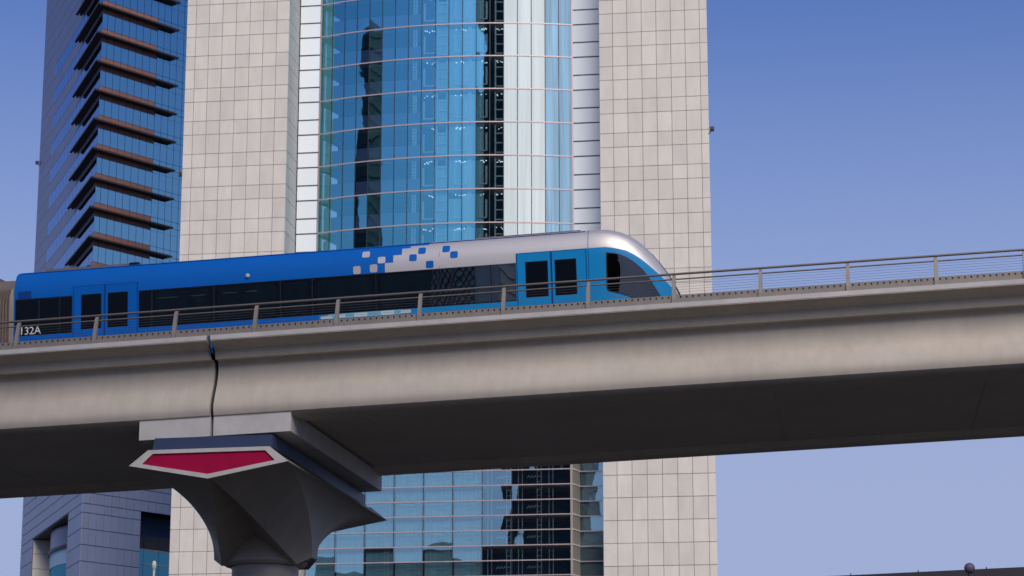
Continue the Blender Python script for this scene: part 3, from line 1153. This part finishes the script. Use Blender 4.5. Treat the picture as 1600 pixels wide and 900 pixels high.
# flat glass base under the bay, with its return and a recessed strip
BL = 3.7
BT = 59.4
bcol = [-27.05] + [-23.25 + 3.78 * k for k in range(0, 8)] + [7.02]
brow = [49.66 - 1.906 * k for k in range(-5, 26)][::-1]
rest = MB()
for z0, z1 in zip(brow, brow[1:]):
    for c0, c1 in zip(bcol, bcol[1:]):
        if z1 > 36.5 and z0 < 52:
            me = pane_box('base_pane', round(c1 - c0 - 0.08, 2), 0.04, round(z1 - z0 - 0.10, 3), 'base_glass')
            o = put('base_pane', me, tower, (c0 + c1) / 2, BL, (z0 + z1) / 2, -TYAW + random.uniform(-0.003, 0.003))
            o.rotation_euler[0] = random.uniform(-0.004, 0.004)
        else:
            rest.fbox(ofr, c0 + 0.04, c1 - 0.04, BL, BL + 0.04, z0 + 0.05, z1 - 0.05)
    mb = MB()
    mb.fbox(ofr, bcol[0], bcol[-1], BL - 0.08, BL + 0.1, z0 - 0.065, z0 + 0.065)
    part('base_transom', mb, 'transom_pink', tower)
    if z1 > 36.5 and z0 < 52:
        for c0, c1 in zip(bcol[:6], bcol[1:7]):
            mb = MB()
            mb.fbox(ofr, c0 + 0.1, c1 - 0.1, BL + 0.78, BL + 0.82, z0 + 0.06, z1 - 0.06)
            part('sky_sheen', mb, 'sky_sheen_pale', tower)  # added behind the left columns to imitate their pale sky reflection
part('base_glazing', rest, 'base_glass', tower, kind='stuff')
for c in bcol:
    mb = MB()
    w = 0.045 if c < 7 else 0.14
    mb.fbox(ofr, c - w, c + w, BL - 0.05, BL + 0.12, 0, BT)
    part('base_mullion', mb, 'mullion_dark' if c < 7 else 'beige_metal', tower)
mb = MB()
mb.fbox(ofr, bcol[0], bcol[-1], BL + 4.2, BL + 4.5, 0, BT - 1)
part('base_core_wall', mb, 'interior', tower)
mb = MB()
mb.fbox(ofr, bcol[0], 7.0, BL + 0.15, 9.0, BT, BT + 0.4)
part('base_roof', mb, 'concrete_white', tower)
for i in range(1, len(brow), 2):
    if brow[i] > 30:
        mb = MB()
        mb.fbox(ofr, bcol[0], bcol[-1], BL + 0.5, BL + 4.1, brow[i] - 0.4, brow[i])
        part('base_slab', mb, 'interior_slab', tower)


def base_frames(z0):
    mb = MB()
    q = BL + 0.5
    for a in (-16.9, -13.0, -9.1, -5.2, -1.3, 2.6):
        for da, w in ((0, 0.05), (0.5, 0.05), (1.5, 0.04), (2.0, 0.04)):
            mb.fbox(ofr, a + da - w, a + da + w, q, q + 0.12, z0 + 0.1, z0 + 3.5)
        for i in range(5):
            mb.fbox(ofr, a, a + 0.5, q - 0.02, q + 0.10, z0 + 0.4 + 0.7 * i, z0 + 0.46 + 0.7 * i)
        for i in range(6):
            mb.fbox(ofr, a - 1.3 + i * 0.2, a - 1.18 + i * 0.2, q, q + 0.1, z0 + 0.95 + 0.12 * (i % 2), z0 + 1.10 + 0.16 * (i % 2))
    return mb


for i in range(1, len(brow), 2):
    if 34 < brow[i] < 54:
        part('stair_frame', base_frames(brow[i]), 'white_frame', tower)
ret = MB()
ret.hexa([ofr(a, n, 0) for a, n in ((7.16, 3.72), (7.75, 5.85), (7.5, 5.9), (6.95, 3.85))], [ofr(a, n, BT) for a, n in ((7.16, 3.72), (7.75, 5.85), (7.5, 5.9), (6.95, 3.85))])
retp = part('return_wall', ret, 'beige_metal', tower)
for z in brow:
    if z > 34:
        mb = MB()
        mb.hexa([ofr(a, n, z - 0.06) for a, n in ((7.22, 3.70), (7.83, 5.85), (7.72, 5.88), (7.1, 3.75))], [ofr(a, n, z + 0.06) for a, n in ((7.22, 3.70), (7.83, 5.85), (7.72, 5.88), (7.1, 3.75))])
        part('return_transom', mb, 'white_frame', retp)
rest = MB()
for z0, z1 in zip(brow, brow[1:]):
    if z1 > 36.5 and z0 < 52:
        put('base_strip_pane', pane_box('base_strip_pane', 3.5, 0.04, round(z1 - z0 - 0.1, 3), 'base_glass'), tower, 9.56, 6.0, (z0 + z1) / 2)
    else:
        rest.fbox(ofr, 7.8, 11.34, 6.0, 6.04, z0 + 0.05, z1 - 0.05)
    mb = MB()
    mb.fbox(ofr, 7.8, 11.36, 5.93, 6.1, z0 - 0.055, z0 + 0.055)
    part('base_strip_transom', mb, 'transom_pink', tower)
part('base_strip_glazing', rest, 'base_glass', tower, kind='stuff')

# ------------------------------------------------------------------ ledged glass tower on the left
LC0 = (-61.5, 345.0, 0.0)
AZR, AZL = math.radians(41.0), math.radians(-20.8)
uR = Vector((math.sin(AZR), math.cos(AZR), 0))
nR = Vector((uR.y, -uR.x, 0))            # outward (to the right and towards the camera)
uL = Vector((math.sin(AZL), math.cos(AZL), 0))
nL = Vector((-uL.y, uL.x, 0))            # outward (to the left)


def fR(a, n, z):
    p = Vector(LC0) + uR * a + nR * n
    return (p.x, p.y, z)


def fL(a, n, z):
    p = Vector(LC0) + uL * a + nL * n
    return (p.x, p.y, z)


def inter(p, q):
    """corner point for offsets p on the right face and q on the left face"""
    det = nR.x * nL.y - nR.y * nL.x
    x = (p * nL.y - q * nR.y) / det
    y = (nR.x * q - nL.x * p) / det
    return (LC0[0] + x, LC0[1] + y)


lt = thing('glass_tower', 'dark blue glass tower with projecting dark ledges wrapping its sharp corner', 'building', (LC0[0] + 10, LC0[1] + 20, 0))
LTOP = 168.0
mb = MB()
c = inter(-0.4, -0.4)
foot = [(c[0], c[1]), fR(46, -0.4, 0)[:2], fL(51.2, -24, 0)[:2], fL(51.2, -0.4, 0)[:2]]
mb.hexa([(x, y, 60.0) for x, y in foot], [(x, y, LTOP) for x, y in foot])
part('core', mb, 'mullion_dark', lt)
LG0, LGP = 92.5, 4.51
lev = [LG0 + LGP * k for k in range(-8, 16)]
rz_R = math.atan2(uR.y, uR.x)
rz_L = math.atan2(-uL.y, -uL.x)
lbase = wpos(lt)


def putR(name, me, a, z, n=0.0, parent=lt):
    return link(name, me, parent, Vector(fR(a, n, z)) - wpos(parent), rz_R)


def putL(name, me, a, z, n=0.0, parent=lt):
    return link(name, me, parent, Vector(fL(a, n, z)) - wpos(parent), rz_L)


colsR = [0.0, 1.0] + [1.0 + 1.40 * k for k in range(1, 8)] + [10.8 + 1.33 * k for k in range(1, 8)]
colsL = [0.0] + [3.2 + 3.05 * k for k in range(13)]
restR, restL = MB(), MB()
for L in lev:
    vis = 87 < L < 131
    # right face: glass, brown spandrel panes above and below the ledge, plain blue panes beyond
    for c0, c1 in zip(colsR, colsR[1:]):
        w = c1 - c0 - 0.07
        am = (c0 + c1) / 2
        if L < 68:
            continue
        ok = vis and am < 19
        zs = [('glass_pane', L + 1.32, L + 3.68, 'ledge_glass')]
        if am < 10.8:
            zs += [('brown_panel', L - 0.80, L + 1.26, 'brown_spandrel')]
        else:
            zs += [('glass_pane', L - 0.80, L + 0.22, 'ledge_glass'), ('glass_pane', L + 0.28, L + 1.26, 'ledge_glass')]
        for nm, z0, z1, mt in zs:
            if ok:
                putR(nm, unit_box(nm, round(w, 2), 0.05, round(z1 - z0, 2), mt), am, (z0 + z1) / 2)
            else:
                restR.fbox(fR, c0 + 0.03, c1 - 0.03, -0.05, 0, z0, z1)
    # left face
    if L >= 68:
        for i, (c0, c1) in enumerate(zip(colsL, colsL[1:])):
            w = c1 - c0 - 0.09
            am = (c0 + c1) / 2
            for nm, z0, z1, mt in (('side_pane', L + 1.32, L + 3.66, 'side_glass'), ('side_panel', L - 0.78, L + 1.26, 'lavender_metal')):
                if vis:
                    putL(nm, unit_box(nm, round(w, 2), 0.05, round(z1 - z0, 2), mt), am, (z0 + z1) / 2)
                else:
                    restL.fbox(fL, c0 + 0.04, c1 - 0.04, -0.05, 0, z0, z1)
        for z0, z1 in ((L - 0.78, L + 1.44), (L + 1.50, L + 3.68)):
            for c0, c1 in ((39.9, 45.5), (45.58, 51.2)):
                if vis:
                    putL('edge_panel', unit_box('edge_panel', round(c1 - c0, 2), 0.06, round(z1 - z0, 2), 'lavender_metal'), (c0 + c1) / 2, (z0 + z1) / 2, 0.012)
                else:
                    restL.fbox(fL, c0, c1, -0.05, 0.012, z0, z1)
    # the ledge
    if L >= 68:
        P = 1.08
        co, ci = inter(P, P), inter(0.02, 0.02)
        for nm, r0, r1, l0, l1, z0, z1 in (('ledge', 0.02, P, 0.02, P, L - 0.04, L + 0.22),):
            mb = MB()
            qa = [co, fR(13.6, P, 0)[:2], fR(13.6, 0.02, 0)[:2], ci]
            mb.hexa([(x, y, z0) for x, y in qa], [(x, y, z1) for x, y in qa])
            qb = [co, ci, fL(16.0, 0.02, 0)[:2], fL(16.0, P, 0)[:2]]
            mb.hexa([(x, y, z0) for x, y in qb], [(x, y, z1) for x, y in qb])
            for fr_, e in ((fR, 13.6), (fL, 16.0)):
                for n0, n1 in ((0.70, 1.08), (0.12, 0.45)):
                    mb.fbox(fr_, e, e + (0.75 if fr_ is fR else 0.9), n0, n1, L - 0.02, L + 0.2)
            part('ledge', mb, 'ledge_metal', lt)
part('glazing', restR, 'ledge_glass', lt, kind='stuff')
part('side_cladding', restL, 'lavender_metal', lt, kind='stuff')
# podium of the same tower: metal cladding with two recesses
PT = 66.4
mb = MB()
c = inter(-0.12, -0.12)
ring = [c, fR(10.95, -0.12, 0)[:2], fR(10.95, -5, 0)[:2]]
cR = fR(10.95, -5.0, 0)
# corner block as an L: right pier and left pier joined at the corner
mb.hexa([(x, y, 0) for x, y in (c, fR(10.9, -0.12, 0)[:2], fR(8.0, -8.0, 0)[:2], fL(10.4, -0.12, 0)[:2])],
        [(x, y, PT) for x, y in (c, fR(10.9, -0.12, 0)[:2], fR(8.0, -8.0, 0)[:2], fL(10.4, -0.12, 0)[:2])])
mb.fbox(fR, 10.9, 46, -12, -0.12, 53.7, PT)
mb.fbox(fL, 10.4, 51.2, -8, -0.12, 53.5, PT)
mb.fbox(fL, 40.8, 51.2, -8, -0.12, 0, 53.49)
mb.fbox(fR, 10.9, 46, -12, -3.2, 0, 53.69)
mb.fbox(fL, 10.4, 40.79, -8.5, -8.0, 0, 53.49)
pod = part('podium', mb, 'mullion_dark', lt)
prow = [53.62, 52.3, 50.0, 47.68, 45.33, 42.98, 40.6, 38.2]
prow_hi = [53.62, 55.2, 56.8, 58.4, 60.0, 61.6, 63.2, 64.8, 66.4]
prest = MB()
colP = [0.0 + 1.36 * k for k in range(9)]
colP[-1] = 10.95
colP2 = colP + [10.95 + 1.4 * k for k in range(1, 9)]
colPL = [0.0, 10.45]


def rows_pairs(r):
    r = sorted(r)
    return list(zip(r, r[1:]))


for z0, z1 in rows_pairs(prow):
    for c0, c1 in zip(colP, colP[1:]):
        putR('podium_panel', unit_box('podium_panel', round(c1 - c0 - 0.05, 2), 0.1, round(z1 - z0 - 0.09, 2), 'podium_metal', 0.01), (c0 + c1) / 2, (z0 + z1) / 2, 0, pod)
    for c0, c1 in ((0.0, 10.4), (40.8, 51.2)):
        for q in range(2):
            d0, d1 = c0 + (c1 - c0) * q / 2, c0 + (c1 - c0) * (q + 1) / 2
            putL('podium_panel', unit_box('podium_panel', round(d1 - d0 - 0.02, 2), 0.1, round(z1 - z0 - 0.09, 2), 'podium_metal', 0.01), (d0 + d1) / 2, (z0 + z1) / 2, 0, pod)
for z0, z1 in rows_pairs(prow_hi):
    for c0, c1 in zip(colP2, colP2[1:]):
        putR('podium_panel', unit_box('podium_panel', round(c1 - c0 - 0.05, 2), 0.1, round(z1 - z0 - 0.09, 2), 'podium_metal', 0.01), (c0 + c1) / 2, (z0 + z1) / 2, 0, pod)
    for q in range(10):
        d0, d1 = 51.2 * q / 10, 51.2 * (q + 1) / 10
        putL('podium_panel', unit_box('podium_panel', round(d1 - d0 - 0.02, 2), 0.1, round(z1 - z0 - 0.09, 2), 'podium_metal', 0.01), (d0 + d1) / 2, (z0 + z1) / 2, 0, pod)
prest.fbox(fR, 0, 10.95, -0.1, 0, 0, 38.1)
prest.fbox(fL, 0.1, 10.4, -0.1, 0, 0, 38.1)
prest.fbox(fL, 40.8, 51.2, -0.1, 0, 0, 38.1)
part('podium_cladding', prest, 'podium_metal', pod, kind='stuff')
# right recess: banded windows
mb = MB()
mb.fbox(fR, 10.98, 30, -3.1, -2.9, 0, 53.6)
part('recess_wall', mb, 'interior', lt)
for z0, z1, nm, mt in ((48.6, 50.6, 'recess_spandrel', 'mullion_dark'), (46.55, 48.5, 'recess_pane', 'recess_glass'), (42.75, 46.4, 'recess_pane', 'recess_glass'), (41.0, 42.65, 'recess_spandrel', 'lavender_metal'),
                       (39.2, 40.7, 'recess_pane', 'recess_glass'), (35.6, 39.0, 'recess_pane', 'recess_glass')):
    for c0, c1 in ((11.0, 14.0), (14.06, 17.0), (17.06, 20.0)):
        mb = MB()
        mb.fbox(fR, c0, c1, -2.88, -2.8, z0, z1)
        part(nm, mb, mt, lt)
for z in (48.55, 46.48, 42.70, 40.85, 39.1):
    mb = MB()
    mb.fbox(fR, 10.98, 20, -2.85, -2.68, z - 0.07, z + 0.07)
    part('recess_transom', mb, 'beige_metal', lt)
# left recess: pale reveal, curved glazed bay, brown jamb
mb = MB()
mb.fbox(fL, 40.4, 40.78, -7.9, -0.14, 0, 53.48)
rv = part('recess_reveal', mb, 'joint_dark', lt)
for z0, z1 in rows_pairs([53.45, 51.2, 48.85, 46.5, 44.1, 41.7, 39.3, 36.9]):
    for n0, n1 in ((-7.8, -4.0), (-3.95, -0.16)):
        mb = MB()
        mb.fbox(fL, 40.30, 40.42, n0, n1, z0 + 0.04, z1 - 0.04)
        part('reveal_panel', mb, 'stone', rv)
mb = MB()
mb.fbox(fL, 10.42, 11.1, -3.5, -0.10, 0, 53.45)
part('recess_jamb', mb, 'brown_spandrel', lt)


def cyl_band(z0, z1, r, nm, mt, seg0=90, seg1=290, bulge=0.0):
    cx, cn = 28.0, -7.2
    rg = []
    N_ = 20
    o_, i_ = [], []
    for k in range(N_ + 1):
        t = math.pi * k / N_
        o_.append((cx + r * 2.0 * math.cos(t), cn + r * math.sin(t)))
        i_.append((cx + (r - 0.3) * 2.0 * math.cos(t), cn + (r - 0.3) * math.sin(t)))
    ring = o_ + i_[::-1]
    mb = MB()
    mb.sweep([[fL(a, n, z0) for a, n in ring], [fL(a, n, z1) for a, n in ring]])
    part(nm, mb, mt, lt, smooth=40)


for z0, z1, r, nm, mt in ((50.4, 53.4, 6.2, 'bay_panel', 'lavender_metal'), (49.9, 50.4, 6.45, 'bay_band', 'mullion_dark'), (47.6, 49.9, 6.2, 'bay_panel', 'blind_blue'),
                          (43.3, 47.6, 6.1, 'bay_window', 'recess_glass'), (41.6, 43.3, 6.2, 'bay_panel', 'lavender_metal'), (41.0, 41.6, 6.45, 'bay_band', 'mullion_dark'),
                          (39.2, 41.0, 6.2, 'bay_panel', 'blind_blue'), (33, 39.2, 6.1, 'bay_window', 'recess_glass')):
    cyl_band(z0, z1, r, nm, mt)

# ------------------------------------------------------------------ floodlights on the towers' edges
def flood(pos, dx, label):
    t = thing('floodlight', label, 'floodlight', pos, 'floodlights fixed to the tower edges')
    x, y, z = pos
    mb = MB()
    mb.hexa([(x + dx * 0.02, y - 0.25, z - 0.25), (x + dx * 0.50, y - 0.30, z - 0.25), (x + dx * 0.50, y + 0.25, z - 0.25), (x + dx * 0.02, y + 0.25, z - 0.25)],
            [(x - dx * 0.02, y - 0.2, z + 0.30), (x + dx * 0.52, y - 0.2, z + 0.30), (x + dx * 0.52, y + 0.25, z + 0.30), (x - dx * 0.02, y + 0.25, z + 0.30)])
    part('lamp_head', mb, 'dark_box', t)
    mb = MB()
    mb.tube([(x - dx * 0.15, y + 0.1, z - 0.62), (x + dx * 0.12, y + 0.1, z - 0.22)], 0.07, 6)
    part('bracket', mb, 'rail_steel', t)
    mb = MB()
    mb.box(x + dx * 0.1 - 0.02, x + dx * 0.42 + 0.02, y - 0.34, y - 0.29, z - 0.12, z + 0.16)
    part('lens', mb, 'seal_black', t)


p = ofr(25.55, -0.1, 94.3)
flood(p, 1, 'small dark floodlight on the right edge of the stone tower against the sky')
p = ofr(-43.9, 0.5, 91.4)
flood(p, -1, 'small dark floodlight on the left slab edge in front of blue glass')
p = fL(51.3, 0.1, 118.6)
flood(p, -1, 'small dark floodlight on the far left edge of the blue glass tower')

# ------------------------------------------------------------------ low dark roof, street lamp, palm and pole at the bottom edge
fb0 = (15.0, 105.0, 0)
ffr = frame(fb0, math.radians(90 + 14))
t = thing('station_canopy', 'dark flat canopy roof along the bottom right of the picture', 'canopy', fb0)


def cfr(a, n, z):
    return (ffr(a, 0, 0)[0], ffr(a, 0, 0)[1] + n, z)


mb = MB()
ZC = 14.30
mb.hexa([cfr(a, n, ZC - 0.7) for a, n in ((-4, 0), (40, 0), (40, 6), (-4, 6))], [cfr(a, n, ZC + 0.018 * a) for a, n in ((-4, 0), (40, 0), (40, 6), (-4, 6))])
part('roof', mb, 'roof_dark', t)
for k in range(12):
    a = -3.2 + 2.9 * k
    mb = MB()
    mb.tube([cfr(a, 0.3, ZC - 0.2), cfr(a, 0.3, ZC + 0.018 * a + 0.11)], 0.025, 6)
    part('stud', mb, 'roof_dark', t)
for k in range(5):
    a = -2.0 + 9.5 * k
    mb = MB()
    mb.tube([cfr(a, 3, 0), cfr(a, 3, ZC - 0.6)], 0.25, 12)
    part('column', mb, 'concrete_dark', t)


def globe_lamp(x, y, ztop, r, label):
    t = thing('street_lamp', label, 'street lamp', (x, y, 0))
    mb = MB()
    rg = []
    for i in range(1, 12):
        th = math.pi * i / 12
        rg.append([(x + r * math.sin(th) * math.cos(2 * math.pi * k / 16), y + r * math.sin(th) * math.sin(2 * math.pi * k / 16), ztop - r + r * math.cos(th)) for k in range(16)])
    mb.sweep(rg)
    part('globe', mb, 'lamp_dusk', t, smooth=60)
    mb = MB()
    mb.tube([(x, y, 0), (x, y, ztop - 2 * r + 0.02)], [0.07, 0.04], 10)
    part('pole', mb, 'roof_dark', t, smooth=60)


mat('lamp_dusk', (0.10, 0.08, 0.14), 0.6)
globe_lamp(9.62, 51.0, 8.02, 0.115, 'dark round street lamp head standing above the dark canopy roof')
# palm whose tip shows over the canopy roof
px_, py_ = 19.5, 135.0
pt_ = thing('palm_tree', 'small palm crown just showing above the dark canopy roof', 'palm tree', (px_, py_, 0))
mb = MB()
mb.tube([(px_ + 0.1 * math.sin(z), py_, z) for z in [0, 3, 6, 9, 12, 15.5]], [0.3, 0.24, 0.2, 0.18, 0.16, 0.15], 10)
part('trunk', mb, 'bark', pt_, smooth=60)
mb = MB()
rp = random.Random(3)
for k in range(34):
    az = rp.uniform(0, 2 * math.pi)
    L = rp.uniform(1.0, 1.7)
    el = rp.uniform(-0.1, 1.4)
    pts = []
    for i in range(7):
        q = i / 6
        d = L * q
        pts.append(Vector((px_ + math.cos(az) * d * math.cos(el * (1 - q * 0.5)), py_ + math.sin(az) * d * math.cos(el * (1 - q * 0.5)), 15.4 + d * math.sin(el) - 0.9 * q * q * L * 0.6)))
    for i in range(6):
        t_ = (pts[i + 1] - pts[i])
        sd_ = t_.cross(Vector((0, 0, 1))).normalized()
        for sg in (-1, 1):
            for j in range(3):
                b0 = pts[i] + t_ * (j / 3)
                tip = b0 + sd_ * sg * 0.34 * (1 - i / 9) + t_ * 0.8 + Vector((0, 0, -0.12))
                mb.face([b0, b0 + t_ * 0.22, tip])
part('frond_crown', mb, 'palm_leaf', pt_, kind='stuff')
# pale lamp pole in front of the podium
lx, ly = -21.1, 143.0
t = thing('lamp_post', 'slim pale lamp post in front of the blue podium windows', 'lamp post', (lx, ly, 0))
mb = MB()
mb.tube([(lx, ly, 0), (lx, ly, 19.2)], [0.13, 0.07], 8)
part('pole', mb, 'pole_pale', t, smooth=60)
mb = MB()
mb.sweep([[(lx + r * math.cos(k * math.pi / 5), ly + r * math.sin(k * math.pi / 5), z) for k in range(10)] for r, z in ((0.07, 19.2), (0.13, 19.3), (0.14, 19.55), (0.08, 19.7))])
part('lamp_head', mb, 'pole_pale', t, smooth=50)

# ------------------------------------------------------------------ city behind the viewpoint, seen only as reflections in the glass
def block(name, label, x0, x1, y0, y1, h, mt, fl=0.0, band=None, skew=0.0):
    t = thing(name, label, 'building', ((x0 + x1) / 2, (y0 + y1) / 2, 0))
    mb = MB()
    k = skew * (y1 - y0)
    mb.hexa([(x0 - k, y0, 0), (x1 - k, y0, 0), (x1, y1, 0), (x0, y1, 0)], [(x0 - k, y0, h), (x1 - k, y0, h), (x1, y1, h), (x0, y1, h)])
    part('wall', mb, mt, t)
    if band:
        mb = MB()
        z = 6.0
        while z < h - 3:
            mb.box(x0 - 0.3, x1 + 0.3, y0 - 0.3, y1 + 0.3, z, z + fl * 0.42)
            z += fl
        part('window_band', mb, band, t)
    return t


block('skyscraper', 'tall dark tower behind the viewpoint mirrored in the glass bay', -52, 5, -160, -100, 330, 'city_dark', 4.5, 'city_brown')
block('skyscraper', 'tall brown banded tower far left behind the viewpoint', -402, -366, -190, -100, 310, 'city_dark', 5.0, 'city_brown')
block('city_block', 'long unseen dark block added behind the viewpoint to darken the train windows, farthest left of its row', -205, -91.6, -190, -150, 103, 'city_dark', 4.0, skew=0.4)  # added and sized to keep bright sky out of the train windows
block('city_block', 'slim dark block far behind the viewpoint, tallest of the far row', -212, -178, -450, -402, 205, 'city_dark', 4.0, 'city_brown')
block('city_block', 'plain unseen dark block added behind the viewpoint to darken the train windows beside the tall dark tower', -79, -53, -190, -150, 112, 'city_dark', 4.0, skew=0.3)  # second added blocker, covers the door and nose windows
block('city_block', 'narrow grey block behind the viewpoint between lattice tower and sky', -85.0, -82, -170, -150, 96, 'city_pale', 4.0, skew=0.37)
t = thing('lattice_tower', 'pale tower with a black diagonal lattice behind the viewpoint', 'building', (-88.3, -160, 0))
mb = MB()
mb.hexa([(-98.2, -168, 0), (-91.8, -168, 0), (-85.1, -150, 0), (-91.5, -150, 0)], [(-98.2, -168, 104), (-91.8, -168, 104), (-85.1, -150, 104), (-91.5, -150, 104)])
part('wall', mb, 'city_white', t)
mb = MB()
for k in range(-20, 120):
    for sg in (-1, 1):
        z0 = k * 1.3
        z1 = z0 + sg * 10.0
        if min(z0, z1) < 0 or max(z0, z1) > 104:
            continue
        mb.hexa([(-91.5, -149.9, z0), (-85.1, -149.9, z1), (-85.1, -149.7, z1), (-91.5, -149.7, z0)], [(-91.5, -149.9, z0 + 0.22), (-85.1, -149.9, z1 + 0.22), (-85.1, -149.7, z1 + 0.22), (-91.5, -149.7, z0 + 0.22)])
part('lattice', mb, 'city_dark', t)
